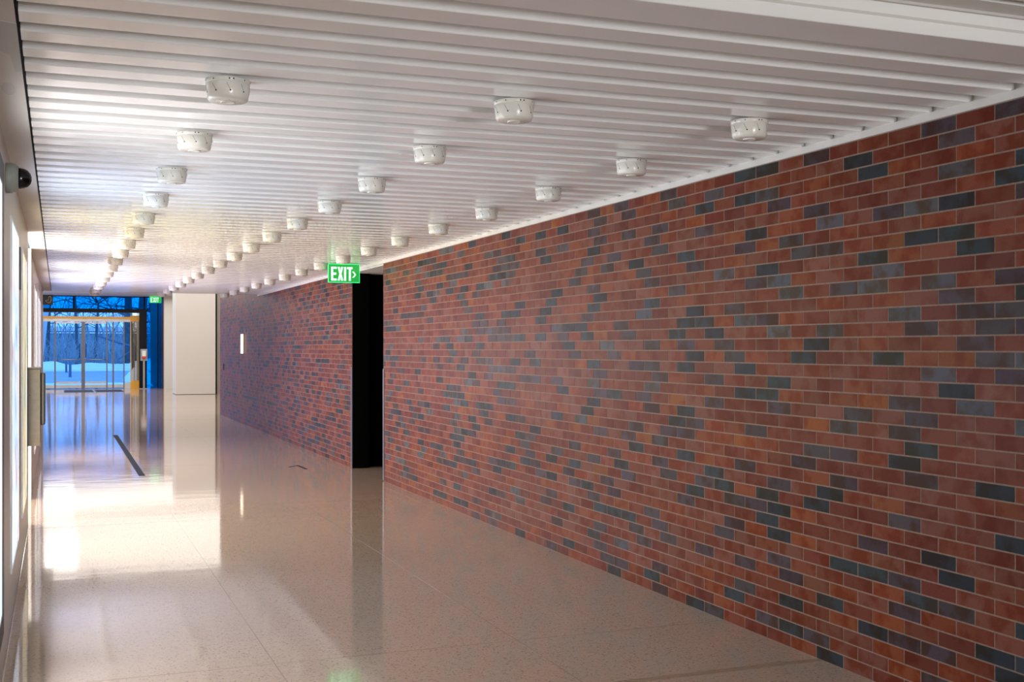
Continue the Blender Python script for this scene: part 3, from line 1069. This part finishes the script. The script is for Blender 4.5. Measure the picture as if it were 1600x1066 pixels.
# ------------------------------------------------------------------ outside
gr = MB()
gr.box(-40, 60, 50.61, 58.0, -0.16, -0.04)
gr.box(-40, 60, 88.0, 220.0, -0.16, -0.02)
tag(gr.build('snow_ground', M['snow']), 'snow covered ground outside the glass entrance', 'snow', kind='stuff')
gr = MB()
gr.box(-40, 60, 58.0, 88.0, -0.16, -0.05)
struct(gr.build('road', M['road']))
rb = random.Random(5)


def snow_bank(x, y, sx, sy, h, label):
    t = bmesh.new()
    bmesh.ops.create_icosphere(t, subdivisions=4, radius=1)
    for v in t.verts:
        n = 0.12 * math.sin(v.co.x * 7 + x) + 0.1 * math.cos(v.co.y * 5 + y) + 0.06 * math.sin(v.co.x * 17)
        v.co = Vector((v.co.x * sx, v.co.y * sy, max(0, v.co.z + n * max(0, v.co.z)) * h))
    for f in t.faces:
        f.smooth = True
    m = MB()
    m.merge(t)
    tag(m.build('snow_bank', M['snow'], None, (x, y, -0.02 if y > 88 else -0.04)), label, 'snow bank')


snow_bank(-1.9, 92, 3.4, 2.5, 0.62, 'rounded snow bank at the left beyond the road, seen through the doors')
snow_bank(3.2, 96, 3.8, 2.5, 0.42, 'low snow bank in the middle beyond the road')
snow_bank(7.3, 93, 2.6, 2.5, 0.85, 'higher snow bank near the trees at the right')
snow_bank(3.55, 58.5, 0.7, 1.2, 0.62, 'small snow heap close outside at the right of the doors')

for (x, y, h, lab) in ((0.50, 84.0, 0.80, 'dark bollard outside, farther and left of the two'), (0.62, 70.3, 0.90, 'grey bollard outside, nearer and right of the two')):
    r = thing('bollard', (x, y, -0.05), lab, 'bollard')
    MB().lathe([(0.075, 0), (0.075, h - 0.06), (0.06, h - 0.02), (0.03, h), (0, h)], 16).build('post', M['bollard'], r)
    MB().lathe([(0.10, 0.0), (0.10, 0.03), (0.075, 0.04)], 16).build('foot', M['bollard'], r)


def tree(x, y, h, r0, lean, label, seed, depth=5):
    q = random.Random(seed)
    root = thing('bare_tree', (x, y, -0.02), label, 'tree')
    trunk, br = MB(), MB()
    top = Vector((lean * h, 0, h * 0.55))
    trunk.tube([(0, 0, 0), (lean * h * 0.2, 0, h * 0.15), (lean * h * 0.6, 0.1, h * 0.35), top], [r0 * 1.25, r0, r0 * 0.85, r0 * 0.65], 12)

    def grow(p, d, ln, rad, n):
        d = d.normalized()
        mid = p + d * ln * 0.5 + Vector((q.uniform(-1, 1), q.uniform(-1, 1), q.uniform(-0.5, 0.8))) * ln * 0.08
        e = p + d * ln
        br.tube([p, mid, e], [rad, rad * 0.8, rad * 0.55], 5 if n < 4 else 7)
        if n <= 0:
            return
        for _ in range(q.choice((2, 3, 3)) if n > 1 else 3):
            nd = d + Vector((q.uniform(-1, 1), q.uniform(-1, 1), q.uniform(-0.45, 0.6))) * 0.85
            grow(mid.lerp(e, q.uniform(0.2, 1)), nd, ln * q.uniform(0.6, 0.8), rad * 0.55, n - 1)
    for k in range(4):
        a = 2 * PI * k / 4 + q.uniform(-.5, .5)
        grow(top, Vector((math.cos(a), math.sin(a) * 0.7, q.uniform(0.4, 1.1))), h * 0.2, r0 * 0.5, depth - 1)
    for k in range(4):
        zz = q.uniform(0.22, 0.5)
        a = q.choice((0, PI)) + q.uniform(-.7, .7)
        grow(Vector((lean * h * zz * 1.7, 0.05, h * zz)), Vector((math.cos(a), math.sin(a), q.uniform(-0.05, 0.5))), h * 0.16, r0 * 0.3, depth - 1)
    trunk.build('trunk', M['bark'], root)
    br.build('branches', M['bark'], root)


tree(5.15, 97.0, 15, 0.33, 0.0, 'bare tree with thick straight trunk, left of the pair outside', 3)
tree(5.75, 93.0, 16, 0.36, 0.03, 'bare tree with leaning trunk, right of the pair outside', 8)
tree(-0.9, 110.0, 12, 0.16, 0.02, 'thin bare tree behind the left glass door', 21)
tree(1.7, 118.0, 13, 0.15, -0.02, 'thin bare tree behind the middle of the doors', 33)
tree(3.4, 124.0, 11, 0.14, 0.03, 'small distant bare tree between bollards and trunk pair', 41)
tree(-2.6, 99.0, 14, 0.22, 0.03, 'bare tree at the left edge of the doors outside', 52)
tree(7.4, 99.5, 15, 0.26, -0.03, 'bare tree just right of the trunk pair outside', 61)
tree(9.8, 104.0, 12, 0.20, 0.0, 'bare tree beyond the right side glass', 47)


def bush(x, y, w_, h, label, seed):
    q = random.Random(seed)
    m = MB()
    for k in range(230):
        bx = q.uniform(-w_, w_)
        p = Vector((bx, q.uniform(-1, 1), 0))
        pts = [p]
        d_ = Vector((q.uniform(-.5, .5), q.uniform(-.3, .3), 1))
        hh = h * q.uniform(0.5, 1.05)
        for s in range(4):
            p = p + d_.normalized() * hh / 4
            d_ = d_ + Vector((q.uniform(-.6, .6), q.uniform(-.3, .3), 0))
            pts.append(p.copy())
        m.tube(pts, [0.022, 0.02, 0.018, 0.014, 0.008], 4)
    tag(m.build('bush', M['bush'], None, (x, y, -0.02)), label, 'bush')


bush(-2.0, 108, 3.2, 3.2, 'leafless thicket at the left behind the snow bank', 1)
bush(3.0, 112, 3.6, 2.6, 'leafless thicket in the middle behind the road', 2)
bush(9.5, 110, 3.2, 3.0, 'leafless thicket behind the pair of tree trunks', 3)

q = random.Random(77)
m = MB()
for k in range(420):
    p_ = Vector((q.uniform(-9, 19), q.uniform(-4, 4), 0))
    d_ = Vector((q.uniform(-.25, .25), 0, 1))
    hh = q.uniform(3, 9)
    pts = [p_]
    for _ in range(4):
        p_ = p_ + d_.normalized() * hh / 4
        d_ = d_ + Vector((q.uniform(-.5, .5), q.uniform(-.3, .3), 0))
        pts.append(p_.copy())
    m.tube(pts, [0.06, 0.05, 0.035, 0.025, 0.012], 4)
tag(m.build('woodland', M['bush'], None, (0, 128, -0.02)), 'bare winter woodland far behind the road', 'woodland', kind='stuff')

r = thing('distant_building', (-4.0, 135.0, 0), 'long low grey building far across the road behind the trees', 'building')
MB().box(-16, 22, 0, 8, -0.02, 3.2).build('wall', M['far_building'], r)
MB().box(-16.4, 22.4, -0.5, 8.4, 3.4, 3.9).build('snowy_roof', M['snow'], r)

r = thing('barrier_arm', (4.55, 80.0, -0.05), 'slanting dark barrier arm on a post outside before the trees', 'barrier')
MB().tube([(-2.15, 0, 2.42), (-0.1, 0, 1.72)], 0.075, 8).build('arm', M['bollard'], r)
MB().box(-0.1, 0.1, -0.1, 0.1, 0, 1.8, 0.01).build('post', M['bollard'], r)
MB().tube([(-0.1, 0, 1.5), (-0.9, 0, 0.9)], 0.03, 6).build('brace', M['bollard'], r)
c = MB()
t = bmesh.new()
cs = [(-1.5, 55.0, 0.0), (-0.75, 55.0, 0.0), (-0.75, 55.5, 0.0), (-1.5, 55.5, 0.0), (-1.5, 55.0, 3.9), (-0.32, 55.0, 3.9), (-0.32, 55.5, 3.9), (-1.5, 55.5, 3.9)]
vs = [t.verts.new(v) for v in cs]
for f in ((0, 1, 5, 4), (1, 2, 6, 5), (2, 3, 7, 6), (3, 0, 4, 7), (0, 3, 2, 1), (4, 5, 6, 7)):
    t.faces.new([vs[q_] for q_ in f])
c.merge(t)
tag(c.build('slanted_column', M['concrete'], None, (0, 0, -0.04)), 'pale slanted concrete column outside at the left of the doors', 'column')
